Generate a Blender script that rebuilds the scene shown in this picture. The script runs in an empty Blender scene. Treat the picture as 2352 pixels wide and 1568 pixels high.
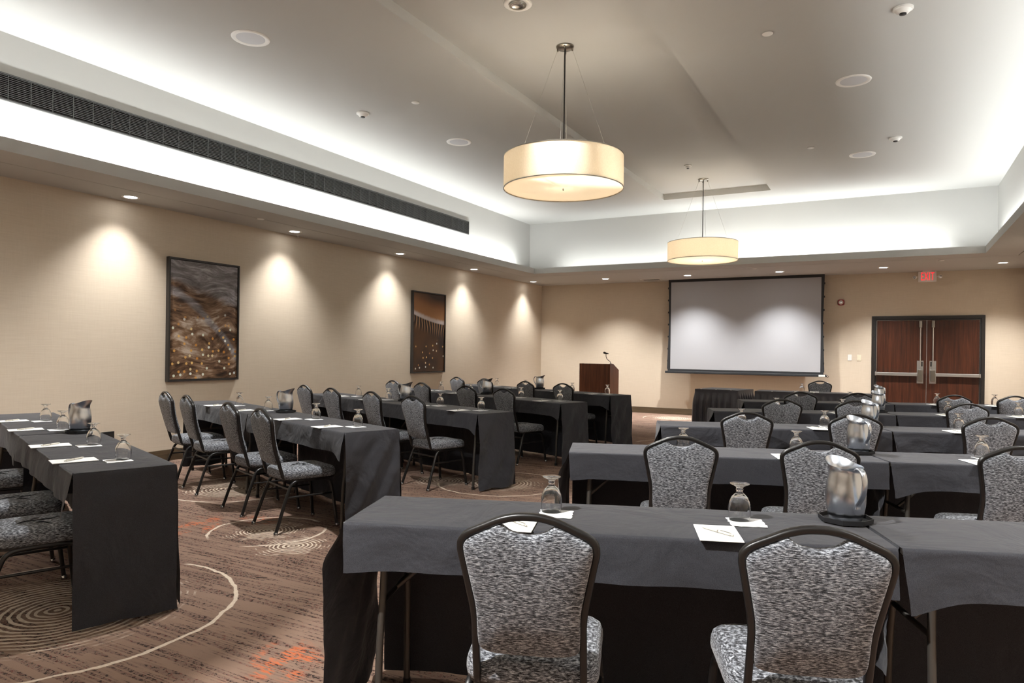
import bpy, bmesh, math, random
import numpy as np
from mathutils import Matrix, Vector, noise as mnoise
random.seed(7)
SC = bpy.context.scene
COL = SC.collection
PI = math.pi

# ------------------------------------------------------------------ camera
YAW, ROLL, FPX, CY, EYE = 28.378, 0.739, 1607.609, 807.759, 1.369
def _camera():
    y, r = math.radians(YAW), math.radians(ROLL)
    fwd = Vector((-math.sin(y), math.cos(y), 0)); right = Vector((math.cos(y), math.sin(y), 0)); up = Vector((0, 0, 1))
    rr = right * math.cos(r) + up * math.sin(r); uu = up * math.cos(r) - right * math.sin(r)
    cam = bpy.data.cameras.new('camera'); o = bpy.data.objects.new('camera', cam); COL.objects.link(o)
    m = Matrix((rr, uu, -fwd)).transposed().to_4x4(); m.translation = (0, 0, EYE); o.matrix_world = m
    cam.sensor_fit = 'HORIZONTAL'; cam.sensor_width = 36.0; cam.lens = 36.0 * FPX / 2352.0
    cam.shift_y = (CY - 784.0) / 2352.0; cam.clip_start = 0.05; cam.clip_end = 100
    SC.camera = o
_camera()

# ------------------------------------------------------------------ world, exposure, light levels
w = bpy.data.worlds.new('world'); SC.world = w; w.use_nodes = True
w.node_tree.nodes['Background'].inputs[0].default_value = (0.05, 0.05, 0.05, 1)
w.node_tree.nodes['Background'].inputs[1].default_value = 1.0
SC.view_settings.view_transform = 'Standard'; SC.view_settings.look = 'None'
SC.view_settings.exposure = 0.7; SC.view_settings.gamma = 1.0; SC.view_settings.use_curve_mapping = False
SC.cycles.max_bounces = 7; SC.cycles.diffuse_bounces = 3; SC.cycles.glossy_bounces = 3; SC.cycles.transmission_bounces = 8
SC.cycles.use_adaptive_sampling = True; SC.cycles.adaptive_threshold = 0.12; SC.cycles.adaptive_min_samples = 16; SC.cycles.light_sampling_threshold = 0.03; SC.cycles.caustics_reflective = False; SC.cycles.caustics_refractive = False
SC.cycles.sample_clamp_indirect = 4.0
COVE_W = 9.5            # watt per metre of cove strip
DOWN_W = 370.0           # downlights a metre and more from the wall
WASH_W = 250.0            # downlights close to the picture wall
PEND_W = 25.0            # lamp inside each drum pendant
ACCENT_W = 800.0         # gimbal lights in the ceiling strip
COOL, WARM, DAY = (0.97, 1.0, 1.0), (1.0, 0.92, 0.79), (1.0, 0.99, 0.975)

# room dimensions (metres): left wall X, far wall Y, soffit height, tray ceiling height
XL, XR, YF, YB, S, T = -7.67, 2.2, 15.724, -3.6, 3.023, 4.168
XCL, XCR, YCF, YCB = -7.0, 1.515, 13.72, -1.6          # upper faces of the tray
XLL, XLR, YLF, YLB, LIP = -6.64, 1.31, 13.24, -1.12, 0.117   # inner edge of the soffit lip

# area lights of the cove, one per side, lying in the pocket behind the lip
def cove_lamp(name, loc, length, along, aim, dim=1.0):
    l = bpy.data.lights.new(name, 'AREA'); l.shape = 'RECTANGLE'; l.size = length; l.size_y = 0.04
    l.energy = COVE_W * length * dim; l.color = COOL
    o = bpy.data.objects.new(name, l); COL.objects.link(o)
    z = -Vector(aim).normalized(); x = Vector(along).normalized(); y = z.cross(x)
    m = Matrix((x, y, z)).transposed().to_4x4(); m.translation = loc; o.matrix_world = m
ZC = S + 0.075
cove_lamp('cove_strip_light', (XCL + 0.2, (13.0 + YCB) / 2, ZC), 13.0 - YCB, (0, 1, 0), (-0.25, 0, 1))
cove_lamp('cove_strip_light', (-1.5, YCF - 0.28, ZC), 4.6, (1, 0, 0), (0, 0.25, 1))
cove_lamp('cove_strip_light', (-5.1, YCF - 0.28, ZC), 2.3, (1, 0, 0), (0, 0.25, 1), .45)
cove_lamp('cove_strip_light', (XCR - 0.11, (13.2 + YCB) / 2, ZC), 13.2 - YCB, (0, 1, 0), (0.2, 0, 1))
cove_lamp('cove_strip_light', (-2.7, YCB + 0.3, ZC), 7.6, (1, 0, 0), (0, -0.25, 1))  # unseen rear strip, added for the light on tables and chairs

# ------------------------------------------------------------------ materials
def lin(c):
    return tuple(((v / 255) / 12.92 if v <= 10 else (((v / 255) + 0.055) / 1.055) ** 2.4) for v in c)
class NT:
    def __init__(s, name):
        s.m = bpy.data.materials.new(name); s.m.use_nodes = True; s.t = s.m.node_tree; s.N = s.t.nodes
        s.b = s.N['Principled BSDF']; s.out = s.N['Material Output']
    def n(s, typ, **kw):
        x = s.N.new('ShaderNode' + typ)
        for k, v in kw.items():
            if k.startswith('i_'): x.inputs[k[2:].replace('_', ' ')].default_value = v
            else: setattr(x, k, v)
        return x
    def l(s, a, b): s.t.links.new(a, b)
    def val(s, inp, v):
        if isinstance(v, (int, float)): inp.default_value = v
        else: s.l(v, inp)
    def math(s, op, a, b=None, c=None, clamp=False):
        x = s.N.new('ShaderNodeMath'); x.operation = op; x.use_clamp = clamp
        for i, v in enumerate((a, b, c)):
            if v is not None: s.val(x.inputs[i], v)
        return x.outputs[0]
    def mixc(s, f, a, b, mode='MIX'):
        x = s.N.new('ShaderNodeMix'); x.data_type = 'RGBA'; x.blend_type = mode; s.val(x.inputs[0], f)
        for i, v in ((6, a), (7, b)):
            if isinstance(v, tuple): x.inputs[i].default_value = (*v[:3], 1)
            else: s.l(v, x.inputs[i])
        return x.outputs[2]
    def coord(s, which='Object', scale=(1, 1, 1), rot=(0, 0, 0), loc=(0, 0, 0)):
        tc = s.n('TexCoord'); mp = s.n('Mapping'); s.l(tc.outputs[which], mp.inputs[0])
        mp.inputs['Scale'].default_value = scale; mp.inputs['Rotation'].default_value = rot; mp.inputs['Location'].default_value = loc
        return mp.outputs[0]
    def noise(s, vec, scale=5, detail=2, rough=0.5, dist=0.0):
        x = s.n('TexNoise'); s.l(vec, x.inputs['Vector']); x.inputs['Scale'].default_value = scale; x.inputs['Detail'].default_value = detail
        x.inputs['Roughness'].default_value = rough; x.inputs['Distortion'].default_value = dist
        return x.outputs['Fac']
    def ramp(s, fac, stops, interp='LINEAR'):
        x = s.n('ValToRGB'); s.val(x.inputs[0], fac); x.color_ramp.interpolation = interp; e = x.color_ramp.elements
        while len(e) < len(stops): e.new(0.5)
        for k, (p, c) in enumerate(stops): e[k].position = p; e[k].color = (*c[:3], 1)
        return x.outputs[0]
    def smooth(s, v, lo, hi):
        x = s.n('MapRange', interpolation_type='SMOOTHSTEP'); s.val(x.inputs[0], v); x.inputs[1].default_value = lo; x.inputs[2].default_value = hi
        return x.outputs[0]
    def bump(s, h, strength=0.3, dist=0.002):
        x = s.n('Bump'); x.inputs['Strength'].default_value = strength; x.inputs['Distance'].default_value = dist
        s.l(h, x.inputs['Height']); s.l(x.outputs[0], s.b.inputs['Normal'])
    def base(s, c, rough=0.5, metal=0.0, spec=0.5):
        if isinstance(c, tuple): s.b.inputs['Base Color'].default_value = (*c[:3], 1)
        else: s.l(c, s.b.inputs['Base Color'])
        s.b.inputs['Roughness'].default_value = rough; s.b.inputs['Metallic'].default_value = metal; s.b.inputs['Specular IOR Level'].default_value = spec
        return s.m
MAT = {}
def simple(name, rgb, rough=0.5, metal=0.0, spec=0.5):
    t = NT(name); MAT[name] = t.base(lin(rgb), rough, metal, spec); return t

def make_materials():
    # wall covering: fine horizontal linen threads
    t = NT('wallcovering'); n1 = t.noise(t.coord('Object', (4, 4, 160)), 1.0, 3, 0.6); n2 = t.noise(t.coord('Object', (90, 90, 6)), 1.0, 2)
    f = t.math('ADD', t.math('MULTIPLY', n1, 0.7), t.math('MULTIPLY', n2, 0.3))
    c = t.ramp(f, [(0.3, lin((200, 186, 166))), (0.7, lin((210, 197, 178)))])
    MAT['wall'] = t.base(c, 0.75, 0, 0.25); t.bump(f, 0.08, 0.0006)
    t = NT('painted_ceiling'); MAT['ceiling'] = t.base(lin((180, 179, 175)), 0.85, 0, 0.2)
    t.bump(t.noise(t.coord('Object', (60, 60, 60)), 1, 2), 0.03, 0.001)
    simple('gap_black', (20, 19, 18), 0.8)
    t = NT('baseboard_wood'); n = t.noise(t.coord('Object', (3, 3, 60)), 1, 4, 0.6, 0.4)
    MAT['baseboard'] = t.base(t.ramp(n, [(0.3, lin((70, 58, 42))), (0.7, lin((98, 82, 60)))]), 0.5)
    # chair fabric: light and dark threads running sideways
    t = NT('chair_fabric'); n1 = t.noise(t.coord('Object', (75, 75, 430)), 1.0, 1, 0.5, 0.35); n2 = t.noise(t.coord('Object', (420, 420, 700)), 1.0, 1, 0.5)
    f = t.math('ADD', t.math('MULTIPLY', n1, 0.72), t.math('MULTIPLY', n2, 0.28))
    c = t.ramp(f, [(0.36, lin((26, 27, 30))), (0.46, lin((70, 72, 77))), (0.54, lin((126, 129, 135))), (0.66, lin((190, 194, 200)))])
    MAT['fabric'] = t.base(c, 0.85, 0, 0.2); t.b.inputs['Sheen Weight'].default_value = 0.25; t.b.inputs['Sheen Roughness'].default_value = 0.5
    t.bump(f, 0.5, 0.002)
    t = NT('chair_frame_paint'); MAT['frame'] = t.base(lin((22, 20, 19)), 0.36, 0.0, 0.5)
    simple('chrome', (190, 190, 192), 0.18, 1.0)
    # table linen
    t = NT('table_linen'); n1 = t.noise(t.coord('Object', (3, 3, 3)), 1.0, 4, 0.55, 0.6); n2 = t.noise(t.coord('Object', (420, 420, 420)), 1, 1)
    c = t.ramp(n2, [(0.3, lin((41, 41, 46))), (0.7, lin((57, 58, 63)))])
    MAT['linen'] = t.base(c, 0.78, 0, 0.25); t.b.inputs['Sheen Weight'].default_value = 0.15
    t.bump(t.math('ADD', n1, t.math('MULTIPLY', n2, 0.01)), 0.6, 0.05)
    t = NT('skirt_satin'); MAT['skirt'] = t.base(lin((56, 54, 61)), 0.42, 0, 0.5); t.b.inputs['Sheen Weight'].default_value = 0.2
    simple('paper', (244, 243, 240), 0.7, 0, 0.2)
    simple('napkin', (246, 246, 245), 0.8, 0, 0.2)
    simple('pen_plastic', (205, 202, 190), 0.35)
    simple('tray_plastic', (30, 30, 32), 0.45)
    simple('table_edge', (48, 43, 39), 0.5)
    simple('leg_steel', (84, 80, 75), 0.45, 0.6)
    t = NT('brushed_steel'); n = t.noise(t.coord('Object', (12, 12, 600)), 1, 2)
    MAT['steel'] = t.base(lin((206, 212, 220)), 0.27, 1.0); t.b.inputs['Anisotropic'].default_value = 0.7; t.bump(n, 0.05, 0.0005)
    tg = t.n('Tangent', direction_type='RADIAL', axis='Z'); t.l(tg.outputs[0], t.b.inputs['Tangent'])
    t = NT('clear_glass'); MAT['glass'] = t.base((1, 1, 1), 0.0); t.b.inputs['Transmission Weight'].default_value = 1.0; t.b.inputs['IOR'].default_value = 1.47
    # walnut veneer
    for nm, lo, mid, hi in (('walnut', (36, 18, 11), (64, 32, 18), (86, 46, 27)), ('lectern_wood', (66, 38, 26), (98, 56, 37), (128, 80, 55))):
        t = NT(nm); n1 = t.noise(t.coord('Object', (26, 26, 1.1)), 1, 5, 0.6, 0.5); n2 = t.noise(t.coord('Object', (140, 140, 3)), 1, 3, 0.6)
        f = t.math('ADD', t.math('MULTIPLY', n1, 0.65), t.math('MULTIPLY', n2, 0.35))
        MAT[nm] = t.base(t.ramp(f, [(0.33, lin(lo)), (0.5, lin(mid)), (0.68, lin(hi))]), 0.35, 0, 0.4)
    simple('door_frame_paint', (34, 30, 27), 0.4)
    simple('aluminium', (190, 188, 184), 0.3, 0.9)
    simple('nickel', (150, 145, 136), 0.3, 1.0)
    simple('screen_black', (38, 40, 43), 0.6)
    t = NT('screen_fabric'); MAT['screen'] = t.base(lin((172, 173, 177)), 0.65, 0, 0.3)
    simple('white_plastic', (232, 230, 225), 0.45)
    simple('ivory_plastic', (222, 214, 190), 0.45)
    simple('grey_metal', (128, 128, 126), 0.5, 0.3)
    simple('speaker_grille', (196, 197, 200), 0.6)
    simple('alarm_red', (128, 22, 24), 0.4)
    simple('dark_detail', (26, 25, 25), 0.5)
    simple('picture_frame', (40, 36, 33), 0.45)
    simple('grille_metal', (72, 72, 70), 0.5, 0.2)
    simple('cable', (185, 182, 175), 0.35, 0.8)
    t = NT('downlight_lens'); t.base((0.9, 0.9, 0.9)); t.b.inputs['Emission Color'].default_value = (*DAY, 1); t.b.inputs['Emission Strength'].default_value = 14.0; MAT['lens'] = t.m
    t = NT('exit_letter'); t.base(lin((200, 20, 24))); t.b.inputs['Emission Color'].default_value = (1, 0.02, 0.03, 1); t.b.inputs['Emission Strength'].default_value = 0.9; MAT['exit_red'] = t.m
    # pendant fabric: lets the lamp inside shine through
    t = NT('drum_shade'); n = t.noise(t.coord('Object', (220, 220, 60)), 1, 2); c = t.ramp(n, [(0.3, lin((230, 221, 205))), (0.7, lin((240, 232, 218)))])
    d = t.n('BsdfDiffuse'); tr = t.n('BsdfTranslucent'); t.l(c, d.inputs[0]); t.l(c, tr.inputs[0]); mx = t.n('MixShader'); mx.inputs[0].default_value = 0.55
    t.l(d.outputs[0], mx.inputs[1]); t.l(tr.outputs[0], mx.inputs[2]); t.l(mx.outputs[0], t.out.inputs[0]); MAT['shade'] = t.m
    t = NT('drum_diffuser'); d = t.n('BsdfDiffuse'); tr = t.n('BsdfTranslucent'); mx = t.n('MixShader'); mx.inputs[0].default_value = 0.75
    for q in (d, tr): q.inputs[0].default_value = (0.93, 0.86, 0.76, 1)
    t.l(d.outputs[0], mx.inputs[1]); t.l(tr.outputs[0], mx.inputs[2]); t.l(mx.outputs[0], t.out.inputs[0]); MAT['diffuser'] = t.m
    carpet(); art_one(); art_two()

def carpet():
    t = NT('patterned_carpet')
    P = t.coord('Object')
    big = t.noise(P, 1.3, 3, 0.6)
    base = t.ramp(big, [(0.3, lin((116, 94, 82))), (0.7, lin((134, 111, 98)))])
    # straw coloured strokes in several directions, free of flecks
    straw = None
    for k, (ang, sc) in enumerate(((20, 16), (75, 13), (50, 15), (-25, 12))):
        v = t.coord('Object', (0.5, sc, 1), (0, 0, math.radians(-ang)), (3.1 * k, 1.7 * k, 0)); n = t.noise(v, 1.0, 1, 0.5)
        ln = t.math('SUBTRACT', 1.0, t.smooth(t.math('ABSOLUTE', t.math('SUBTRACT', n, 0.5)), 0.010, 0.030))
        straw = ln if straw is None else t.math('MAXIMUM', straw, ln)
    gate = t.noise(t.coord('Object', (5, 5, 1)), 1.0, 2, 0.6)
    fl = t.noise(t.coord('Object', (44, 56, 1), (0, 0, math.radians(62))), 1.0, 3, 0.75)
    free = t.math('SUBTRACT', 1.0, straw)
    dk = t.math('MULTIPLY', t.smooth(t.math('ADD', fl, t.math('MULTIPLY', t.math('SUBTRACT', gate, 0.5), 0.25)), 0.52, 0.57), free)
    col = t.mixc(t.math('MULTIPLY', straw, 0.45), base, lin((152, 127, 110)))
    col = t.mixc(t.math('MULTIPLY', dk, 0.9), col, lin((44, 37, 35)))
    fr = t.math('MULTIPLY', t.smooth(t.noise(t.coord('Object', (40, 70, 1), (0, 0, math.radians(62)), (7, 3, 0)), 1.0, 3, 0.7), 0.57, 0.62), free)
    col = t.mixc(t.math('MULTIPLY', fr, 0.6), col, lin((104, 44, 38)))
    # orange dashes in clusters
    sep = t.n('SeparateXYZ'); t.l(P, sep.inputs[0])
    dash = t.smooth(t.noise(t.coord('Object', (14, 70, 1), (0, 0, math.radians(30))), 1.0, 3, 0.6), 0.47, 0.53)
    def dist(cx, cy, wob=None):
        dx = t.math('SUBTRACT', sep.outputs[0], cx); dy = t.math('SUBTRACT', sep.outputs[1], cy)
        d = t.math('SQRT', t.math('ADD', t.math('MULTIPLY', dx, dx), t.math('MULTIPLY', dy, dy)))
        return d if wob is None else t.math('ADD', d, wob)
    wob = t.math('MULTIPLY', t.math('SUBTRACT', t.noise(P, 2.6, 2), 0.5), 0.5)
    om = None
    for cx, cy, r in ((-4.75, 3.5, .36), (-4.4, 3.95, .2), (-2.28, 2.28, .2), (-2.5, 1.85, .12), (-2.7, 9.4, .5), (-5.2, 9.0, .5), (0.8, 6.5, .5), (-1.0, 12.0, .5)):
        m_ = t.math('SUBTRACT', 1.0, t.smooth(dist(cx, cy, wob), r * 0.5, r))
        om = m_ if om is None else t.math('MAXIMUM', om, m_)
    om = t.math('MULTIPLY', om, t.smooth(gate, 0.44, 0.56))
    col = t.mixc(t.math('MULTIPLY', t.math('MULTIPLY', om, dash), 0.9), col, lin((196, 108, 70)))
    # cream ring motifs: (centre x, y, dense radius, outer ring radius, spacing)
    wob2 = t.math('MULTIPLY', t.math('SUBTRACT', t.noise(P, 7, 2), 0.5), 0.05)
    brk = t.noise(t.coord('Object', (11, 11, 1)), 1.0, 2, 0.6)
    fine = t.noise(t.coord('Object', (60, 60, 1)), 1.0, 2, 0.6)
    cream = lin((222, 206, 186))
    for cx, cy, rd, ro, sp in ((-3.78, 2.08, .52, .86, .040), (-4.11, 3.77, .22, .42, .026), (-3.64, 3.57, .19, .0, .030), (-5.6, 4.75, .40, .62, .034),
                               (-4.15, 6.15, .26, .0, .036), (-3.55, 6.38, .34, .66, .038), (-5.9, 6.9, .3, .5, .03), (-4.5, 8.6, .35, .6, .035), (-2.75, 10.4, .4, .7, .036),
                               (-4.05, 14.75, .4, .62, .036), (-2.9, 4.3, .0, .7, .036), (-0.5, 3.2, .35, .6, .036), (0.7, 8.0, .4, .6, .036), (-1.2, 10.8, .4, .6, .036), (-2.4, 0.6, .4, .7, .036), (-5.6, 1.0, .4, .6, .036)):
        d = dist(cx, cy, wob2)
        m_ = None
        if rd > 0:
            ring = t.math('SINE', t.math('MULTIPLY', d, 2 * PI / sp))
            ring = t.smooth(t.math('ADD', ring, t.math('MULTIPLY', t.math('SUBTRACT', brk, 0.5), 2.0)), 0.0, 0.45)
            fade = t.math('SUBTRACT', 1.0, t.smooth(t.math('ADD', d, t.math('MULTIPLY', t.math('SUBTRACT', brk, 0.5), 0.5)), rd * 0.75, rd * 1.25))
            m_ = t.math('MULTIPLY', ring, fade)
        if ro > 0:
            a = t.math('SUBTRACT', 1.0, t.smooth(t.math('ABSOLUTE', t.math('SUBTRACT', d, ro)), 0.008, 0.013))
            a = t.math('MULTIPLY', a, t.smooth(t.noise(t.coord('Object', (1.6, 1.6, 1), (0, 0, 0), (cx, cy, 0)), 1.0, 1), 0.40, 0.46))
            m_ = a if m_ is None else t.math('MAXIMUM', m_, a)
        m_ = t.math('MULTIPLY', m_, t.math('ADD', 0.55, t.math('MULTIPLY', fine, 0.6)), clamp=True)
        col = t.mixc(m_, col, cream)
    MAT['carpet'] = t.base(col, 0.95, 0, 0.1); t.bump(t.noise(t.coord('Object', (240, 240, 240)), 1, 2), 0.5, 0.004)

def dots(t, P, scale, keep, rad, lo, hi):
    """round lights printed on a picture: a mask and a random value per dot"""
    v = t.n('TexVoronoi', feature='F1', distance='EUCLIDEAN', voronoi_dimensions='2D'); t.l(P, v.inputs['Vector']); v.inputs['Scale'].default_value = scale; v.inputs['Randomness'].default_value = 0.8
    sp = t.n('SeparateColor'); t.l(v.outputs['Color'], sp.inputs[0])
    m = t.math('MULTIPLY', t.math('SUBTRACT', 1.0, t.smooth(v.outputs['Distance'], rad * 0.8, rad)), t.math('GREATER_THAN', sp.outputs[0], 1 - keep))
    c = t.ramp(sp.outputs[1], [(0.0, lin(lo)), (0.5, lin((226, 190, 120))), (0.6, lin(hi)), (1.0, lin((240, 244, 240)))])
    return m, c
def art_one():
    t = NT('driftwood_print'); P = t.coord('UV', (1, 1.45, 1)); sep = t.n('SeparateXYZ'); t.l(t.coord('UV'), sep.inputs[0]); v = sep.outputs[1]; u = sep.outputs[0]
    warp = t.n('TexNoise'); t.l(P, warp.inputs['Vector']); warp.inputs['Scale'].default_value = 1.5; warp.inputs['Detail'].default_value = 1
    off = t.n('VectorMath', operation='MULTIPLY_ADD'); t.l(warp.outputs['Color'], off.inputs[0]); off.inputs[1].default_value = (0.55, 0.55, 0); t.l(P, off.inputs[2])
    def turned(ang, sc):
        mp = t.n('Mapping'); t.l(off.outputs[0], mp.inputs[0]); mp.inputs['Rotation'].default_value = (0, 0, math.radians(ang)); mp.inputs['Scale'].default_value = sc; return mp.outputs[0]
    grain = t.noise(turned(38, (3.0, 14, 1)), 1.0, 8, 0.72, 0.2)
    band = t.noise(turned(42, (1.6, 4.0, 1)), 1.0, 4, 0.6, 0.2)
    brown = t.ramp(t.math('ADD', t.math('MULTIPLY', grain, 0.45), t.math('MULTIPLY', band, 0.6)), [(0.40, lin((26, 19, 14))), (0.47, lin((70, 48, 32))), (0.55, lin((128, 100, 76))), (0.64, lin((196, 180, 164)))])
    grey = t.ramp(grain, [(0.3, lin((62, 54, 52))), (0.5, lin((126, 122, 124))), (0.68, lin((186, 184, 188)))])
    # pale ridge sweeping down to one side
    ridge = t.math('SUBTRACT', v, t.math('SUBTRACT', 0.74, t.math('MULTIPLY', t.math('POWER', u, 1.5), 0.55)))
    rm = t.math('SUBTRACT', 1.0, t.smooth(t.math('ABSOLUTE', t.math('ADD', ridge, t.math('MULTIPLY', t.math('SUBTRACT', band, 0.5), 0.12))), 0.015, 0.06))
    brown = t.mixc(t.math('MULTIPLY', rm, 0.8), brown, grey)
    topm = t.smooth(t.math('ADD', t.math('ADD', v, t.math('MULTIPLY', u, 0.22)), t.math('MULTIPLY', t.math('SUBTRACT', band, 0.5), 0.4)), 0.80, 0.90)
    c = t.mixc(topm, brown, grey)
    m, dc = dots(t, P, 12, 0.55, 0.22, (196, 128, 50), (214, 220, 200))
    low = t.smooth(t.math('ADD', v, t.math('MULTIPLY', t.math('SUBTRACT', band, 0.5), 0.5)), 0.62, 0.42)
    c = t.mixc(t.math('MULTIPLY', m, low), c, dc)
    MAT['art1'] = t.base(c, 0.5, 0, 0.3)
def art_two():
    t = NT('mushroom_gill_print'); P = t.coord('UV', (1, 1.45, 1)); sep = t.n('SeparateXYZ'); t.l(t.coord('UV'), sep.inputs[0]); u, v = sep.outputs[0], sep.outputs[1]
    bend = t.math('SUBTRACT', v, t.math('MULTIPLY', t.math('POWER', t.math('SUBTRACT', 1.0, u), 1.6), 0.11))   # white brim sinks to one side
    sm = t.noise(P, 1.6, 2)
    top = t.ramp(t.math('ADD', bend, t.math('MULTIPLY', t.math('SUBTRACT', sm, 0.5), 0.2)), [(0.62, lin((168, 122, 78))), (0.78, lin((150, 104, 66))), (0.95, lin((58, 42, 36)))])
    low = t.ramp(t.math('ADD', sm, t.math('MULTIPLY', u, -0.1)), [(0.3, lin((46, 34, 30))), (0.6, lin((92, 62, 36))), (0.75, lin((120, 84, 46)))])
    gv = t.math('ADD', t.math('MULTIPLY', u, 12.0), t.math('MULTIPLY', t.math('SUBTRACT', t.noise(P, 2.2, 1), 0.5), 2.2))
    line = t.smooth(t.math('ABSOLUTE', t.math('SINE', t.math('MULTIPLY', gv, PI / 1.0))), 0.62, 0.30)
    gm = t.math('MULTIPLY', t.smooth(bend, 0.42, 0.56), t.smooth(bend, 0.625, 0.615))
    c = t.mixc(t.smooth(bend, 0.60, 0.63), low, top)
    c = t.mixc(gm, c, lin((40, 29, 24)))
    c = t.mixc(t.math('MULTIPLY', gm, line), c, lin((176, 136, 98)))
    br = t.math('MULTIPLY', t.smooth(bend, 0.605, 0.625), t.smooth(t.math('ADD', bend, t.math('MULTIPLY', t.noise(t.coord('UV', (40, 8, 1)), 1, 2), 0.03)), 0.70, 0.655))
    c = t.mixc(br, c, lin((196, 186, 184)))
    m, dc = dots(t, P, 9, 0.38, 0.17, (170, 110, 70), (226, 220, 196))
    c = t.mixc(t.math('MULTIPLY', m, t.smooth(v, 0.42, 0.34)), c, dc)
    MAT['art2'] = t.base(c, 0.5, 0, 0.3)
make_materials()

# ------------------------------------------------------------------ mesh helpers
class MB:
    """collects verts and faces for one mesh"""
    def __init__(s): s.v, s.f, s.uv = [], [], None
    def add(s, v, f):
        o = len(s.v); s.v += [tuple(map(float, p)) for p in v]; s.f += [tuple(i + o for i in q) for q in f]; return s
    def box(s, x0, x1, y0, y1, z0, z1):
        return s.add([(x0, y0, z0), (x1, y0, z0), (x1, y1, z0), (x0, y1, z0), (x0, y0, z1), (x1, y0, z1), (x1, y1, z1), (x0, y1, z1)],
                     [(0, 3, 2, 1), (4, 5, 6, 7), (0, 1, 5, 4), (1, 2, 6, 5), (2, 3, 7, 6), (3, 0, 4, 7)])
    def grid(s, pts):
        """pts[r][c] -> quads"""
        R, C = len(pts), len(pts[0]); return s.add([p for r in pts for p in r], [(r * C + c, r * C + c + 1, (r + 1) * C + c + 1, (r + 1) * C + c) for r in range(R - 1) for c in range(C - 1)])
    def loft(s, rings, cap0=True, cap1=True):
        n = len(rings[0]); v = [p for r in rings for p in r]
        f = [(k * n + i, k * n + (i + 1) % n, (k + 1) * n + (i + 1) % n, (k + 1) * n + i) for k in range(len(rings) - 1) for i in range(n)]
        if cap0: f.append(tuple(reversed(range(n))))
        if cap1: f.append(tuple(range((len(rings) - 1) * n, len(rings) * n)))
        return s.add(v, f)
    def lathe(s, prof, n=24, cap0=True, cap1=True, closed=False, c=(0, 0, 0)):
        rings = [[(c[0] + r * math.cos(2 * PI * i / n), c[1] + r * math.sin(2 * PI * i / n), c[2] + z) for i in range(n)] for r, z in prof]
        if closed: rings.append(rings[0]); return s.loft(rings, False, False)
        return s.loft(rings, cap0, cap1)
    def sweep(s, pts, prof, caps=True, ref=(0, 0, 1), scale=None):
        """sweep a closed 2D profile along a polyline"""
        P = [Vector(p) for p in pts]; n = len(P); rings = []; r = Vector(ref); a0 = None
        for i in range(n):
            tg = (P[min(i + 1, n - 1)] - P[max(i - 1, 0)]).normalized()
            if a0 is None:
                a = r - tg * r.dot(tg)
                if a.length < 1e-4: a = Vector((1, 0, 0)) - tg * tg.x
            else: a = a0 - tg * a0.dot(tg)
            a.normalize(); a0 = a; b = tg.cross(a); k = 1 if scale is None else scale[i]
            rings.append([tuple(P[i] + a * (q[0] * k) + b * (q[1] * k)) for q in prof])
        return s.loft(rings, caps, caps)
    def tube(s, pts, r, n=8, **kw): return s.sweep(pts, [(r * math.cos(2 * PI * i / n), r * math.sin(2 * PI * i / n)) for i in range(n)], **kw)
    def mesh(s, name, weld=False, smooth=None):
        m = bpy.data.meshes.new(name); m.from_pydata(s.v, [], s.f); b = bmesh.new(); b.from_mesh(m)
        if weld: bmesh.ops.remove_doubles(b, verts=b.verts, dist=1e-4)
        bmesh.ops.recalc_face_normals(b, faces=b.faces)
        if smooth is not None:
            for f in b.faces: f.smooth = True
            for e in b.edges:
                if len(e.link_faces) == 2 and e.calc_face_angle(0) > math.radians(smooth): e.smooth = False
        b.to_mesh(m); b.free(); m.update(); return m
def rrect(w, h, r, n=3):
    """rounded rectangle profile"""
    p = []
    for cx, cy, a in ((w / 2 - r, h / 2 - r, 0), (-w / 2 + r, h / 2 - r, 90), (-w / 2 + r, -h / 2 + r, 180), (w / 2 - r, -h / 2 + r, 270)):
        for k in range(n): q = math.radians(a + 90 * k / (n - 1)); p.append((cx + r * math.cos(q), cy + r * math.sin(q)))
    return p
def catmull(P, n=6):
    P = [Vector(p) for p in P]; Q = [P[0] * 2 - P[1]] + P + [P[-1] * 2 - P[-2]]; out = []
    for i in range(1, len(Q) - 2):
        for k in range(n):
            t = k / n; a, b, c, d = Q[i - 1], Q[i], Q[i + 1], Q[i + 2]
            out.append(0.5 * ((2 * b) + (c - a) * t + (2 * a - 5 * b + 4 * c - d) * t * t + (3 * b - a - 3 * c + d) * t ** 3))
    return out + [P[-1]]
def obj(name, mesh, mat, parent=None, loc=None, rot=None):
    if isinstance(mesh, MB): mesh = mesh.mesh(name)
    if mat and not mesh.materials: mesh.materials.append(MAT[mat])
    o = bpy.data.objects.new(name, mesh); COL.objects.link(o)
    if parent: o.parent = parent
    if loc is not None: o.location = loc
    if rot is not None: o.rotation_euler = rot
    return o
def tag(o, label, cat, group=None):
    o['label'] = label; o['category'] = cat
    if group: o['group'] = group
    return o
def thing(name, label, cat, loc=(0, 0, 0), rz=0.0, group=None):
    o = bpy.data.objects.new(name, None); COL.objects.link(o); o.empty_display_size = 0.1; o.location = loc; o.rotation_euler = (0, 0, rz)
    return tag(o, label, cat, group)
def struct(name, mb, mat, label=None, smooth=None):
    o = obj(name, mb.mesh(name, smooth=smooth), mat); o['kind'] = 'structure'
    if label: o['label'] = label
    return o
def copy_tree(src, parent=None):
    c = src.copy(); COL.objects.link(c); c.parent = parent
    for ch in src.children: copy_tree(ch, c)
    return c
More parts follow.
